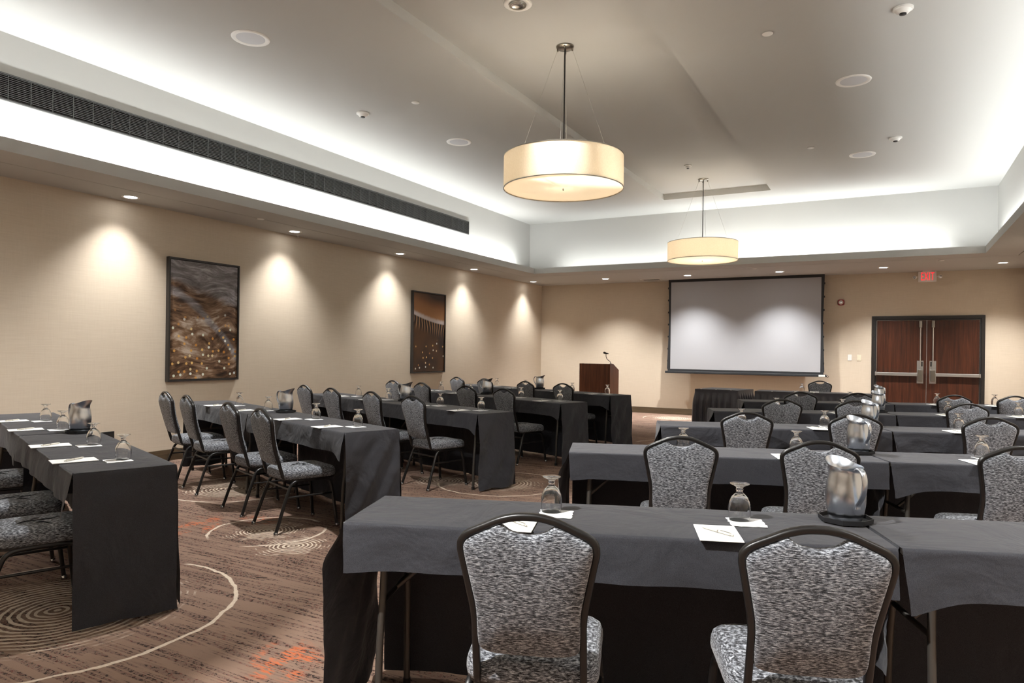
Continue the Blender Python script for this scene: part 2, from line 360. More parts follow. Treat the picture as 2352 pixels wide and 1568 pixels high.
def bevel_box(x0, x1, y0, y1, z0, z1, r=0.004):
    m = MB().box(x0, x1, y0, y1, z0, z1).mesh('box'); b = bmesh.new(); b.from_mesh(m)
    bmesh.ops.bevel(b, geom=list(b.edges), offset=r, segments=2, affect='EDGES', profile=0.5); b.to_mesh(m); b.free(); return m

# ------------------------------------------------------------------ room shell
struct('floor', MB().box(XL - .1, XR + .1, YB - .1, YF + .1, -0.1, 0), 'carpet', 'brown patterned carpet with cream ring motifs and orange dashes')
struct('wall_left', MB().box(XL - .15, XL, YB - .1, YF + .1, 0, T + .3), 'wall', 'beige linen wallcovering behind the two framed pictures')
struct('wall_far', MB().box(XL, XR, YF, YF + .15, 0, T + .3), 'wall', 'beige wall with the screen and double door')
struct('wall_right', MB().box(XR, XR + .15, YB - .1, YF + .1, 0, T + .3), 'wall')
struct('wall_back', MB().box(XL, XR, YB - .15, YB, 0, T + .3), 'wall')
def ceiling():
    rx0, rx1, ry0, ry1, rd = -3.66, -1.81, -0.42, 12.52, 0.095      # raised strip along the middle
    b = MB().box(XL, rx0, YB, YF, T, T + .12).box(rx1, XR, YB, YF, T, T + .12).box(rx0, rx1, YB, ry0, T, T + .12).box(rx0, rx1, ry1, YF, T, T + .12)
    b.box(rx0 - .02, rx1 + .02, ry0 - .02, ry1 + .02, T + rd, T + .2)
    struct('ceiling', b, 'ceiling', 'white tray ceiling with a raised strip along the middle')
    # upper faces of the tray
    b = MB().box(XL, XCL, YB, YF, S + .03, T).box(XCR, XR, YB, YF, S + .03, T).box(XCL, XCR, YCF, YF, S + .03, T).box(XCL, XCR, YB, YCB, S + .03, T)
    struct('ceiling_tray', b, 'ceiling', 'white upright faces of the tray ceiling above the cove')
    g = 0.012; gl, gf, gr, gb = -7.08, 13.74, 1.79, -1.62               # shadow gap running round the soffit
    b = MB()
    # outer band (wall side)
    b.box(XL, gl - g, YB, YF, S, S + .03).box(gr + g, XR, YB, YF, S, S + .03).box(gl - g, gr + g, gf + g, YF, S, S + .03).box(gl - g, gr + g, YB, gb - g, S, S + .03)
    # inner band (room side)
    b.box(gl, XLL, gb, gf, S, S + .03).box(XLR, gr, gb, gf, S, S + .03).box(XLL, XLR, YLF, gf, S, S + .03).box(XLL, XLR, gb, YLB, S, S + .03)
    # upstand of the lip
    k = .025
    b.box(XLL - k, XLL, YLB - k, YLF + k, S + .03, S + LIP).box(XLR, XLR + k, YLB - k, YLF + k, S + .03, S + LIP).box(XLL, XLR, YLF, YLF + k, S + .03, S + LIP).box(XLL, XLR, YLB - k, YLB, S + .03, S + LIP)
    struct('ceiling_soffit', b, 'ceiling', 'lower soffit running round the room with a cove lip')
    b = MB().box(gl - .03, gl + .03, gb, gf, S + .031, S + .036).box(gr - .03, gr + .03, gb, gf, S + .031, S + .036).box(gl, gr, gf - .03, gf + .03, S + .031, S + .036).box(gl, gr, gb - .03, gb + .03, S + .031, S + .036)
    struct('trim_1', b, 'gap_black', 'dark shadow gap in the soffit')
ceiling()
struct('baseboard_left', MB().box(XL, XL + .014, YB, YF, 0, .135), 'baseboard')
b = MB().box(XL + .014, -0.33, YF - .014, YF, 0, .135).box(1.57, XR, YF - .014, YF, 0, .135)
struct('baseboard_far', b, 'baseboard')
struct('baseboard_right', MB().box(XR - .014, XR, YB, YF - .014, 0, .135), 'baseboard')
struct('baseboard_back', MB().box(XL + .014, XR - .014, YB, YB + .014, 0, .135), 'baseboard')

# ------------------------------------------------------------------ double door
def double_door():
    x0, x1, h = -0.325, 1.56, 2.17; fw = .055; y = YF
    d = bpy.data.objects.new('door_1', None); COL.objects.link(d); d.location = (x0, y, 0); d['kind'] = 'structure'; d['label'] = 'dark walnut double door with steel push bars'
    W = x1 - x0
    obj('door_frame', MB().box(0, fw, -.03, .0, 0, h).box(W - fw, W, -.03, .0, 0, h).box(fw, W - fw, -.03, .0, h - fw, h), 'door_frame_paint', d)
    obj('door_stop', MB().box(fw, fw + .03, -.012, .0, 0, h - fw).box(W - fw - .03, W - fw, -.012, .0, 0, h - fw).box(fw + .03, W - fw - .03, -.012, .0, h - fw - .03, h - fw), 'dark_detail', d)
    mid = 0.945
    for sgn in (-1, 1):
        a, e = (fw + .034, mid - .004) if sgn < 0 else (mid + .004, W - fw - .034)
        leaf = obj('door_leaf', bevel_box(a, e, -.008, .0, .008, h - fw - .034, .002), 'walnut', d)
        hx = mid + sgn * .105
        # end plate, latch case, rod, top latch, push bar
        lc = obj('mounting_plate', bevel_box(hx - .055, hx + .055, -.014, -.008, .86, 1.30, .002), 'aluminium', leaf)
        obj('latch_case', bevel_box(hx - .042, hx + .042, -.085, -.014, .90, 1.13, .012), 'nickel', leaf)
        obj('keyhole_cover', bevel_box(hx - .03 * (1 if sgn > 0 else -1) - .012, hx - .03 * (1 if sgn > 0 else -1) + .012, -.018, -.014, 1.19, 1.28, .002), 'dark_detail', leaf)
        obj('vertical_rod', MB().tube([(hx + sgn * .0, -.045, 1.13), (hx, -.045, 2.0)], .011, 8).mesh('rod', smooth=40), 'aluminium', leaf)
        obj('top_latch', bevel_box(hx - .026, hx + .026, -.07, -.008, 1.94, 2.075, .01), 'nickel', leaf)
        far = fw + .02 if sgn < 0 else W - fw - .02
        xs = sorted((far, hx - sgn * -.042))
        obj('push_bar', bevel_box(xs[0], xs[1], -.075, -.02, 1.0, 1.062, .006), 'aluminium', leaf)
        obj('bar_end_cap', bevel_box(far - .012, far + .012, -.078, -.008, .995, 1.067, .004), 'aluminium', leaf)
    obj('astragal', MB().box(mid - .004, mid + .004, -.011, -.002, .008, h - fw - .034), 'aluminium', d)
double_door()

# ------------------------------------------------------------------ lights of the room
def disc(r, z, n=28): return [(r * math.cos(2 * PI * i / n), r * math.sin(2 * PI * i / n), z) for i in range(n)]
ring_mesh = MB().lathe([(.062, 0), (.085, -.006), (.092, -.004), (.094, 0), (.07, .004)], 32, False, False, True).mesh('trim_ring', smooth=50)
lens_mesh = MB().lathe([(.066, -.0022), (.066, -.0015)], 28).mesh('lens')
def downlight(x, y, label, group, energy=DOWN_W, size=108, blend=1.0, aim=(0, 0, -1), color=DAY):
    t = thing('recessed_downlight', label, 'downlight', (x, y, S), 0, group)
    obj('trim_ring', ring_mesh, 'white_plastic', t); obj('lens', lens_mesh, 'lens', t)
    l = bpy.data.lights.new('downlight_lamp', 'SPOT'); l.energy = energy; l.spot_size = math.radians(size); l.spot_blend = blend; l.shadow_soft_size = .045; l.color = color
    o = bpy.data.objects.new('downlight_lamp', l); COL.objects.link(o); o.parent = t; o.location = (0, 0, -.02)
    o.rotation_euler = Vector(aim).to_track_quat('-Z', 'Y').to_euler()
    l.use_nodes = True; q = l.node_tree; e = q.nodes['Emission']; lf = q.nodes.new('ShaderNodeLightFalloff')   # lamp sits deep in its can: soft close by
    lf.inputs['Strength'].default_value = 1.0; lf.inputs['Smooth'].default_value = 1.1; q.links.new(lf.outputs['Quadratic'], e.inputs['Strength'])
ORD = ['first', 'second', 'third', 'fourth', 'fifth', 'sixth', 'seventh']
for k, y in enumerate((12.04, 9.62, 7.21, 4.79, 2.37, -.05)):  # near end of this row is unseen, added for the light
    downlight(-7.40, y, f'recessed downlight washing the picture wall, {ORD[k + 1]} from the far corner', 'downlights above the picture wall', WASH_W, 102)
downlight(-7.40, 14.71, 'recessed downlight in the far corner beside the picture wall', 'downlights above the picture wall', WASH_W, 102)
for k, x in enumerate((-5.6, -3.77, -1.95, -.13, 1.70)):
    downlight(x, 14.71, ('recessed downlight over the lectern side of the far wall', 'recessed downlight over the lectern end of the screen', 'recessed downlight over the door end of the screen',
                         'recessed downlight between screen and exit sign', 'recessed downlight past the exit sign by the double door')[k], 'downlights above the far wall')
for k, y in enumerate((12.04, 9.62, 7.21, 4.79, 2.37, -.05)):  # unseen row added to light the door-side tables and chairs
    downlight(1.93, y, f'added unseen downlight above the door-side wall, {ORD[k]} from the double door', 'added unseen downlights above the door-side wall')
for k, x in enumerate((-5.6, -3.77, -1.95, -.13)):  # unseen row added behind the camera as fill light
    downlight(x, -2.6, f'added unseen downlight by the rear wall behind the tables, {ORD[k]} from the picture wall', 'added unseen downlights above the rear wall')

def pendant(x, y, label):
    zc = T + .095; r = .565; zb, zt = 2.912, 3.217
    t = thing('drum_pendant', label, 'pendant lamp', (x, y, zb), 0, 'drum pendants along the ceiling strip')
    h = zc - zb
    c = MB().lathe([(.085, h), (.085, h - .012), (.07, h - .022), (.02, h - .026)], 28).mesh('canopy', smooth=40); can = obj('canopy', c, 'nickel', t)
    for k in range(4):
        a = math.radians(20 + 90 * k); obj('cable_grip', MB().lathe([(.008, h - .045), (.008, h - .015)], 10, c=(.07 * math.cos(a), .07 * math.sin(a), 0)).mesh('grip', smooth=40), 'nickel', can)
        obj('suspension_cable', MB().tube([(.07 * math.cos(a), .07 * math.sin(a), h - .03), (.75 * r * math.cos(a), .75 * r * math.sin(a), zt - zb - .004)], .0015, 6).mesh('cable'), 'cable', t)
    obj('stem', MB().lathe([(.007, zt - zb - .1), (.007, h - .02)], 10).mesh('stem', smooth=40), 'dark_detail', t)
    obj('shade', MB().lathe([(r, 0), (r, zt - zb), (r - .003, zt - zb), (r - .003, 0)], 72, False, False, True).mesh('shade', smooth=40), 'shade', t)
    for z in (0.0, zt - zb - .008): obj('shade_rim', MB().lathe([(r - .004, z), (r + .002, z), (r + .002, z + .007), (r - .004, z + .007)], 72, False, False, True).mesh('rim', smooth=40), 'nickel', t)
    df = obj('diffuser', MB().lathe([(r - .006, .009), (r - .006, .012)], 64).mesh('diffuser'), 'diffuser', t)
    obj('finial', MB().lathe([(.004, -.012), (.008, -.006), (.006, .009)], 12).mesh('finial', smooth=50), 'nickel', df)
    obj('spider', MB().box(-r + .003, r - .003, -.006, .006, zt - zb - .012, zt - zb - .006).box(-.006, .006, -r + .003, r - .003, zt - zb - .012, zt - zb - .006), 'nickel', t)
    l = bpy.data.lights.new('pendant_lamp', 'POINT'); l.energy = PEND_W; l.color = WARM; l.shadow_soft_size = .06
    o = bpy.data.objects.new('pendant_lamp', l); COL.objects.link(o); o.parent = t; o.location = (0, 0, .16)
pendant(-2.74, 6.05, 'large cream drum pendant nearest the camera, hanging high')
pendant(-2.75, 11.67, 'cream drum pendant farther along, hanging before the screen')
pendant(-2.74, 0.43, 'added unseen cream drum pendant hanging behind the photographer')  # unseen, continues the pendant spacing; added for its fill light

# ------------------------------------------------------------------ ceiling fittings
def speaker(x, y, label):
    t = thing('ceiling_speaker', label, 'speaker', (x, y, T), 0, 'ceiling speakers')
    obj('bezel', MB().lathe([(.125, -.004), (.15, -.010), (.165, -.006), (.168, 0), (.13, 0)], 40, False, False, True).mesh('bezel', smooth=50), 'white_plastic', t)
    obj('grille', MB().lathe([(.135, -.003), (.08, -.006), (.001, -.007)], 40, False, False).mesh('grille', smooth=60), 'speaker_grille', t)
speaker(-5.11, 4.42, 'round white ceiling speaker near the camera on the picture-wall side')
speaker(-5.11, 7.89, 'round white ceiling speaker beside the nearer pendant')
speaker(-.36, 7.89, 'round white ceiling speaker on the door side, nearer one')
speaker(-.37, 10.84, 'round white ceiling speaker on the door side, farther one')
def smoke(x, y, label, z=T, k=1.0):
    t = thing('smoke_detector', label, 'smoke detector', (x, y, z), 0, 'smoke detectors')
    obj('base', MB().lathe([(.075 * k, 0), (.075 * k, -.014), (.066 * k, -.018)], 28).mesh('base', smooth=40), 'white_plastic', t)
    obj('chamber', MB().lathe([(.062 * k, -.016), (.045 * k, -.038), (.03 * k, -.044)], 28).mesh('chamber', smooth=40), 'white_plastic', t)
    obj('sensor_slot', MB().lathe([(.026 * k, -.043), (.026 * k, -.052), (.018 * k, -.055)], 20).mesh('slot', smooth=40), 'dark_detail', t)
smoke(-5.52, 6.43, 'white smoke detector on the ceiling over the picture-wall tables')
smoke(.06, 6.42, 'white smoke detector near the camera above the door-side tables')
smoke(.03, 10.18, 'white smoke detector farther off beside a ceiling speaker')
def sprinkler_plate(x, y, z, label):
    t = thing('sprinkler_cover', label, 'sprinkler cover', (x, y, z), 0, 'flat sprinkler covers')
    obj('plate', MB().lathe([(.042, -.009), (.046, -.006), (.046, -.003)], 28).mesh('plate', smooth=40), 'white_plastic', t)
    obj('collar', MB().lathe([(.036, -.003), (.036, 0)], 24).mesh('collar', smooth=40), 'grey_metal', t)
sprinkler_plate(-4.74, 6.41, T, 'flat round sprinkler cover beside the picture-side smoke detector')
sprinkler_plate(-.97, 6.40, T, 'flat round sprinkler cover on the bare ceiling, nearer door-side one')
sprinkler_plate(-.97, 10.18, T, 'flat round sprinkler cover on the ceiling, farther door-side one')
sprinkler_plate(-7.07, 6.31, S, 'flat round sprinkler cover in the soffit above the first picture')
sprinkler_plate(.75, 13.95, S, 'flat round sprinkler cover in the soffit before the exit sign')
sprinkler_plate(-2.3, 13.95, S, 'flat round sprinkler cover in the soffit before the screen')
def accent(x, y, label, lit, aim, beam):
    z = T + .095; t = thing('accent_light', label, 'spotlight', (x, y, z), 0, 'accent lights in the ceiling strip')
    obj('flange', MB().lathe([(.075, -.006), (.105, -.012), (.118, -.006), (.12, 0), (.08, 0)], 36, False, False, True).mesh('flange', smooth=50), 'white_plastic', t)
    e = obj('gimbal', MB().lathe([(.055, -.016), (.07, -.018), (.074, -.008), (.06, -.002)], 32, False, False, True).mesh('gimbal', smooth=50), 'nickel', t)
    obj('reflector', MB().lathe([(.058, -.014), (.04, -.006), (.012, -.003)], 28, False, True).mesh('reflector', smooth=60), 'chrome', e)
    l = bpy.data.lights.new('accent_lamp', 'SPOT'); l.energy = lit; l.spot_size = math.radians(beam); l.spot_blend = 1.0; l.shadow_soft_size = .05; l.color = DAY
    o = bpy.data.objects.new('accent_lamp', l); COL.objects.link(o); o.parent = t; o.location = (0, 0, -.04)
    o.rotation_euler = (Vector(aim) - Vector((x, y, z))).to_track_quat('-Z', 'Y').to_euler()
accent(-2.76, 5.13, 'round gimbal accent light at the top edge of the ceiling strip', ACCENT_W, (-.7, 5.3, .7), 82)
accent(-2.02, -.27, 'added unseen gimbal accent light in the ceiling strip behind the photographer', ACCENT_W * 1.1, (-.6, 2.6, .7), 90)  # unseen lamp added to light the near door-side chairs
accent(-3.35, 3.7, 'added unseen gimbal accent light in the ceiling strip aimed at the picture-wall tables', ACCENT_W * .55, (-4.9, 3.6, .6), 96)  # unseen lamp added to brighten the picture-wall tabletops
smoke(-2.76, 10.71, 'small round detector in the ceiling strip before the far pendant', T + .095, .75)
def hook(x, y, label):
    t = thing('sidewall_sprinkler', label, 'sprinkler', (x, y, S), 0, 'small sprinkler heads')
    obj('stem', MB().lathe([(.02, 0), (.02, -.004), (.007, -.006), (.007, -.03)], 14).mesh('stem', smooth=40), 'white_plastic', t)
    obj('deflector', MB().lathe([(.014, -.034), (.016, -.031), (.004, -.029)], 14).mesh('deflector', smooth=40), 'white_plastic', t)
hook(-7.58, 3.55, 'tiny white sprinkler head at the top of the picture wall, nearest camera')
hook(-7.58, 7.45, 'tiny white sprinkler head at the wall top between the pictures')

def linear_grille():
    y0, y1, z0, z1, x = -1.2, 11.15, 3.572, 3.79, XCL
    t = thing('linear_air_grille', 'long dark linear air grille set in the upright tray face', 'air grille', (x, (y0 + y1) / 2, (z0 + z1) / 2)); L = (y1 - y0) / 2; H = (z1 - z0) / 2
    obj('backing', MB().box(0, .003, -L, L, -H, H), 'gap_black', t)
    obj('frame', MB().box(0, .022, -L - .012, L + .012, H, H + .012).box(0, .022, -L - .012, L + .012, -H - .012, -H).box(0, .022, -L - .012, -L, -H, H).box(0, .022, L, L + .012, -H, H), 'grille_metal', t)
    n = 13; sm = MB().box(.004, .018, -L, L, -.0022, .0022).mesh('slat')
    for k in range(n): obj('slat', sm, 'grille_metal', t, (0, 0, -H + (k + .5) * 2 * H / n))
    m = MB().box(.003, .020, -.003, .003, -H, H).mesh('spacer'); k = -L + .19
    while k < L: obj('spacer', m, 'grille_metal', t, (0, k, 0)); k += .19
linear_grille()
def ceiling_vent():
    t = thing('soffit_vent', 'flat square vent in the soffit beside the screen top', 'vent', (-4.72, 15.25, S))
    obj('frame', MB().box(-.22, .22, -.14, -.12, -.006, 0).box(-.22, .22, .12, .14, -.006, 0).box(-.22, -.2, -.12, .12, -.006, 0).box(.2, .22, -.12, .12, -.006, 0), 'white_plastic', t)
    m = MB().box(-.2, .2, -.008, .008, -.005, -.001).mesh('blade')
    for k in range(8): obj('blade', m, 'grey_metal', t, (0, -.105 + .03 * k, 0))
ceiling_vent()

# ------------------------------------------------------------------ far wall fittings
def exit_sign():
    t = thing('exit_sign', 'white exit sign with red letters and twin emergency lamps', 'exit sign', (.61, 15.56, 2.81))
    obj('housing', bevel_box(-.15, .15, -.025, .025, 0, .2, .006), 'white_plastic', t)
    obj('mount', MB().box(-.08, .08, -.03, .03, .2, .213), 'white_plastic', t)
    cu = bpy.data.curves.new('lettering', 'FONT'); cu.body = 'EXIT'; cu.align_x = 'CENTER'; cu.align_y = 'CENTER'; cu.size = .17; cu.extrude = .002; cu.space_character = 1.18
    o = bpy.data.objects.new('lettering_source', cu); COL.objects.link(o); dg = bpy.context.evaluated_depsgraph_get()
    me = bpy.data.meshes.new_from_object(o.evaluated_get(dg)); bpy.data.objects.remove(o)
    n = len(me.vertices); co = np.zeros(n * 3); me.vertices.foreach_get('co', co); co = co.reshape(-1, 3)
    co[:, 0] -= (co[:, 0].max() + co[:, 0].min()) / 2; co[:, 1] -= (co[:, 1].max() + co[:, 1].min()) / 2
    co[:, 0] *= .215 / (co[:, 0].max() - co[:, 0].min()); co[:, 1] *= .148 / (co[:, 1].max() - co[:, 1].min()); me.vertices.foreach_set('co', co.ravel())
    l = obj('lettering', me, 'exit_red', t, (.005, -.0262, .105), (PI / 2, 0, 0)); l['label'] = 'red letters EXIT'
    for s in (-1, 1):
        h = obj('lamp_head', MB().lathe([(.012, 0), (.03, .02), (.034, .05), (.03, .055)], 18).mesh('head', smooth=50), 'white_plastic', t, (s * .195, -.01, .09), (PI / 2, 0, s * .35))
        obj('lens', MB().lathe([(.028, .0555), (.02, .060), (.004, .062)], 18).mesh('lens', smooth=60), 'chrome', h)
        obj('lamp_arm', MB().tube([(s * .148, 0, .1), (s * .195, -.005, .095)], .008, 8).mesh('arm'), 'white_plastic', t)
exit_sign()
def strobe():
    t = thing('fire_alarm_strobe', 'red square fire alarm strobe on wall beside the screen', 'fire alarm', (-.89, YF, 2.46))
    body = MB().loft([[(x, -d, z) for x, z in rrect(s, s * .96, .032 * s / .12, 5)] for s, d in ((.125, 0), (.125, .03), (.112, .042))])
    obj('body', body.mesh('body', smooth=40), 'alarm_red', t)
    r = obj('sounder_ring', MB().lathe([(.042, .042), (.042, .048), (.036, .05)], 28).mesh('ring', smooth=40), 'white_plastic', t, None, (PI / 2, 0, 0))
    obj('strobe_lens', bevel_box(-.02, .02, -.066, -.049, -.012, .012, .004), 'chrome', t)
strobe()
def switch(x, label, mat):
    t = thing('switch_plate', label, 'switch', (x, YF, 1.34), 0, 'switch plates beside the door')
    obj('plate', bevel_box(-.036, .036, -.007, 0, -.06, .06, .003), mat, t)
    obj('rocker', bevel_box(-.017, .017, -.012, -.006, -.034, .034, .002), mat, t)
switch(-.72, 'white light switch plate between screen and door', 'white_plastic')
switch(-.55, 'ivory light switch plate nearer the door', 'ivory_plastic')
def outlet():
    t = thing('outlet_plate', 'dark outlet plate low on the picture wall behind the nearest table', 'outlet', (XL, 4.73, .36))
    obj('plate', bevel_box(0, .008, -.075, .075, -.06, .06, .003), 'dark_detail', t)
    for k in (-.036, .036): obj('socket', bevel_box(.007, .011, k - .022, k + .022, -.034, .034, .002), 'picture_frame', t)
outlet()
def screen():
    t = thing('projection_screen', 'large grey projection screen with black borders pulled down', 'projection screen', (-2.78, 15.45, .94))
    z0, z1, w = .075, S - .94, 1.60; iw = 1.54
    obj('fabric', MB().box(-iw, iw, -.004, .0, z0 + .02, z1 - .06), 'screen', t)
    b = MB().box(-w, w, -.002, .003, z1 - .06, z1 + .01).box(-w, w, -.002, .003, z0 - .03, z0 + .02)
    for s in (-1, 1):
        q = [(s * iw, z0 + .02), (s * (w + .015), z0 + .02), (s * (w - .02), (z0 + z1) / 2), (s * w, z1 - .06), (s * iw, z1 - .06)]
        if s > 0: q = q[::-1]
        b.loft([[(x, -.002, z) for x, z in q], [(x, .003, z) for x, z in q]])
    obj('border', b, 'screen_black', t)
    obj('bottom_bar', bevel_box(-w - .055, w + .055, -.022, .022, 0, .05, .008), 'screen_black', t)
    obj('rating_label', MB().box(w - .09, w + .03, -.0235, -.0222, .004, .044), 'white_plastic', t)
    obj('pull_ring', MB().sweep([(w + .075 + .018 * math.cos(a), 0, .012 + .018 * math.sin(a)) for a in [2 * PI * k / 14 for k in range(15)]], [(.004 * math.cos(q), .004 * math.sin(q)) for q in [2 * PI * k / 6 for k in range(6)]], ref=(0, 1, 0)).mesh('ring', smooth=60), 'dark_detail', t)
    m = bevel_box(-.012, .012, -.006, .006, -.02, .02, .003)
    for s in (-1, 1):
        for k in range(7):
            z = z0 + .2 + k * .27; u = abs((z - (z0 + z1) / 2) / ((z1 - z0) / 2)); obj('tension_tab', m, 'dark_detail', t, (s * (w - .01 + .012 * u), .0, z))
screen()

# ------------------------------------------------------------------ framed pictures
def picture(y0, y1, mat, label):
    z0, z1, d, f = .955, 2.462, .055, .022; yc = (y0 + y1) / 2; hw = (y1 - y0) / 2; h = z1 - z0
    t = thing('framed_picture', label, 'picture', (XL, yc, z0), 0, 'framed pictures on the wall')
    b = MB().box(0, d, -hw, -hw + f, 0, h).box(0, d, hw - f, hw, 0, h).box(0, d, -hw + f, hw - f, 0, f).box(0, d, -hw + f, hw - f, h - f, h)
    obj('frame', b, 'picture_frame', t)
    me = bpy.data.meshes.new('canvas'); a = hw - f - .006
    x = d - .012; v = [(x, -a, f + .006), (x, a, f + .006), (x, a, h - f - .006), (x, -a, h - f - .006), (.004, -a, f + .006), (.004, a, f + .006), (.004, a, h - f - .006), (.004, -a, h - f - .006)]
    me.from_pydata(v, [], [(0, 1, 2, 3), (4, 7, 6, 5), (0, 4, 5, 1), (1, 5, 6, 2), (2, 6, 7, 3), (3, 7, 4, 0)])
    uv = me.uv_layers.new(name='UVMap'); U = {0: (0, 0), 1: (1, 0), 2: (1, 1), 3: (0, 1), 4: (0, 0), 5: (1, 0), 6: (1, 1), 7: (0, 1)}
    for l in me.loops: uv.data[l.index].uv = U[l.vertex_index]
    obj('canvas', me, mat, t)
    obj('hanger_gap', MB().box(.0, .004, -hw + .05, hw - .05, h / 2, h / 2 + .02), 'dark_detail', t)
picture(5.425, 6.46, 'art1', 'black framed driftwood picture with scattered points of light')
picture(10.31, 11.37, 'art2', 'black framed brown picture of mushroom gills under a white brim')

# ------------------------------------------------------------------ banquet chair
def make_chair():
    t = thing('banquet_chair', 'x', 'chair')
    def back_y(z): k = (z - .45) / .48; return -.185 - .105 * k - .015 * math.sin(PI * max(0, min(1, k)))
    TP = rrect(.021, .026, .007, 3)
    # crown shaped back frame: half outline in (x, z), bottom to top
    half = [(.156, .435), (.155, .53), (.1545, .60), (.158, .645), (.169, .71), (.1835, .785), (.1895, .818), (.1865, .841), (.167, .861), (.122, .882), (.076, .902), (.035, .912), (0, .914)]
    right = [(x, back_y(z), z) for x, z in half]
    foot = [(.154, .12, .388), (.154, .0, .388), (.154, -.11, .389), (.155, -.152, .396), (.156, -.174, .412)]
    path = foot + right; path = path + [(-x, y, z) for x, y, z in path[-2::-1]]
    pts = catmull(path, 4)
    obj('back_frame', MB().sweep(pts, TP, ref=(1, 0, 0)).mesh('back_frame', smooth=50), 'frame', t)
    # upholstered back pad filling the frame, with the scooped hand hold on top
    o = [(0, .496), (.07, .4965), (.116, .502), (.142, .517), (.148, .555), (.149, .64), (.161, .71), (.176, .785), (.181, .816), (.178, .835), (.161, .852), (.118, .8735), (.084, .8885), (.072, .8875), (.045, .8705), (0, .8615)]
    q = [Vector((x, z, 0)) for x, z in o]; c = catmull(q, 3); outline = [(p.x, p.y) for p in c] + [(-p.x, p.y) for p in c[-2:0:-1]]
    cz = .69; rings = []
    for s, d in ((.90, -.026), (.955, -.023), (.985, -.017), (1.0, -.009), (1.0, .009), (.985, .019), (.955, .026), (.90, .030)):
        rings.append([(x * s, back_y(z) + d, cz + (z - cz) * s) for x, z in outline])
    b = MB(); b.loft(rings, False, False); n = len(outline)
    for side, ring, d in ((0, rings[0], -.026), (1, rings[-1], .030)):
        prev = ring
        for s, dd in ((.70, 1.22), (.4, 1.33), (.12, 1.36)):
            cur = [(x * s, back_y(cz + (z - cz) * s) + d * dd, cz + (z - cz) * s) for x, z in outline]
            b.loft([prev, cur] if side else [cur, prev], False, False)
            prev = cur
        b.add(prev, [tuple(range(n))])
    obj('backrest', b.mesh('backrest', weld=True, smooth=70), 'fabric', t)
    # seat cushion
    def so(s, fr, zz):
        p = rrect(.42 * s, .43 * s, .07, 5); return [(x * (1.0 if y > 0 else .94 + .06 * (1 + y / .215)), y + .035 - (fr if y > .1 else 0), zz) for x, y in p]
    rings = [so(.93, 0, .390), so(.985, 0, .396), so(1.0, 0, .413), so(.995, 0, .434), so(.97, 0, .452), so(.92, 0, .462), so(.8, 0, .4675), so(.55, 0, .4715), so(.25, 0, .4735)]
    obj('seat', MB().loft(rings).mesh('seat', smooth=60), 'fabric', t)
    obj('seat_pan', MB().loft([[(x, y + .035, z) for x, y in rrect(.385, .40, .06, 4)] for z in (.380, .3905)]).mesh('pan', smooth=40), 'frame', t)
    LP = rrect(.025, .023, .008, 3)
    for s in (-1, 1):
        fl = [(s * .216, .238, .012), (s * .205, .216, .20), (s * .197, .201, .31), (s * .192, .186, .355), (s * .187, .155, .373), (s * .183, .105, .377), (s * .182, .02, .378)]
        l = obj('leg', MB().sweep(catmull(fl, 4), LP, ref=(s, 0, 0)).mesh('front_leg', smooth=50), 'frame', t)
        obj('glide', MB().lathe([(.016, 0), (.0165, .006), (.0145, .022), (.013, .024)], 12, c=(s * .2165, .239, 0)).mesh('glide', smooth=50), 'chrome', l)
        rl = [(s * .218, -.248, .012), (s * .206, -.185, .20), (s * .198, -.148, .30), (s * .194, -.125, .350), (s * .188, -.09, .372), (s * .184, -.05, .377), (s * .182, .02, .378)]
        l = obj('leg', MB().sweep(catmull(rl, 4), LP, ref=(s, 0, 0)).mesh('rear_leg', smooth=50), 'frame', t)
        obj('glide', MB().lathe([(.016, 0), (.0165, .006), (.0145, .022), (.013, .024)], 12, c=(s * .219, -.2495, 0)).mesh('glide', smooth=50), 'chrome', l)
        obj('stretcher', MB().tube([(s * .2005, -.165, .262), (s * .2005, .208, .262)], .0075, 8).mesh('stretcher', smooth=50), 'frame', t)
        for yy in (-.16, .205): obj('stretcher_bolt', MB().lathe([(.006, 0), (.005, .004)], 8).mesh('bolt'), 'chrome', t, (s * .2085, yy, .262), (0, s * PI / 2, 0))
    obj('crossbar', MB().tube([(-.195, -.140, .322), (.195, -.140, .322)], .009, 8).mesh('crossbar', smooth=50), 'frame', t)
    obj('crossbar', MB().tube([(-.183, .10, .372), (.183, .10, .372)], .009, 8).mesh('crossbar', smooth=50), 'frame', t)
    return t
CHAIR = make_chair(); chair_used = [False]
def chair(x, y, rz, label, group):
    c = CHAIR if not chair_used[0] else copy_tree(CHAIR); chair_used[0] = True
    c.location = (x, y, 0); c.rotation_euler = (0, 0, rz); tag(c, label, 'chair', group)

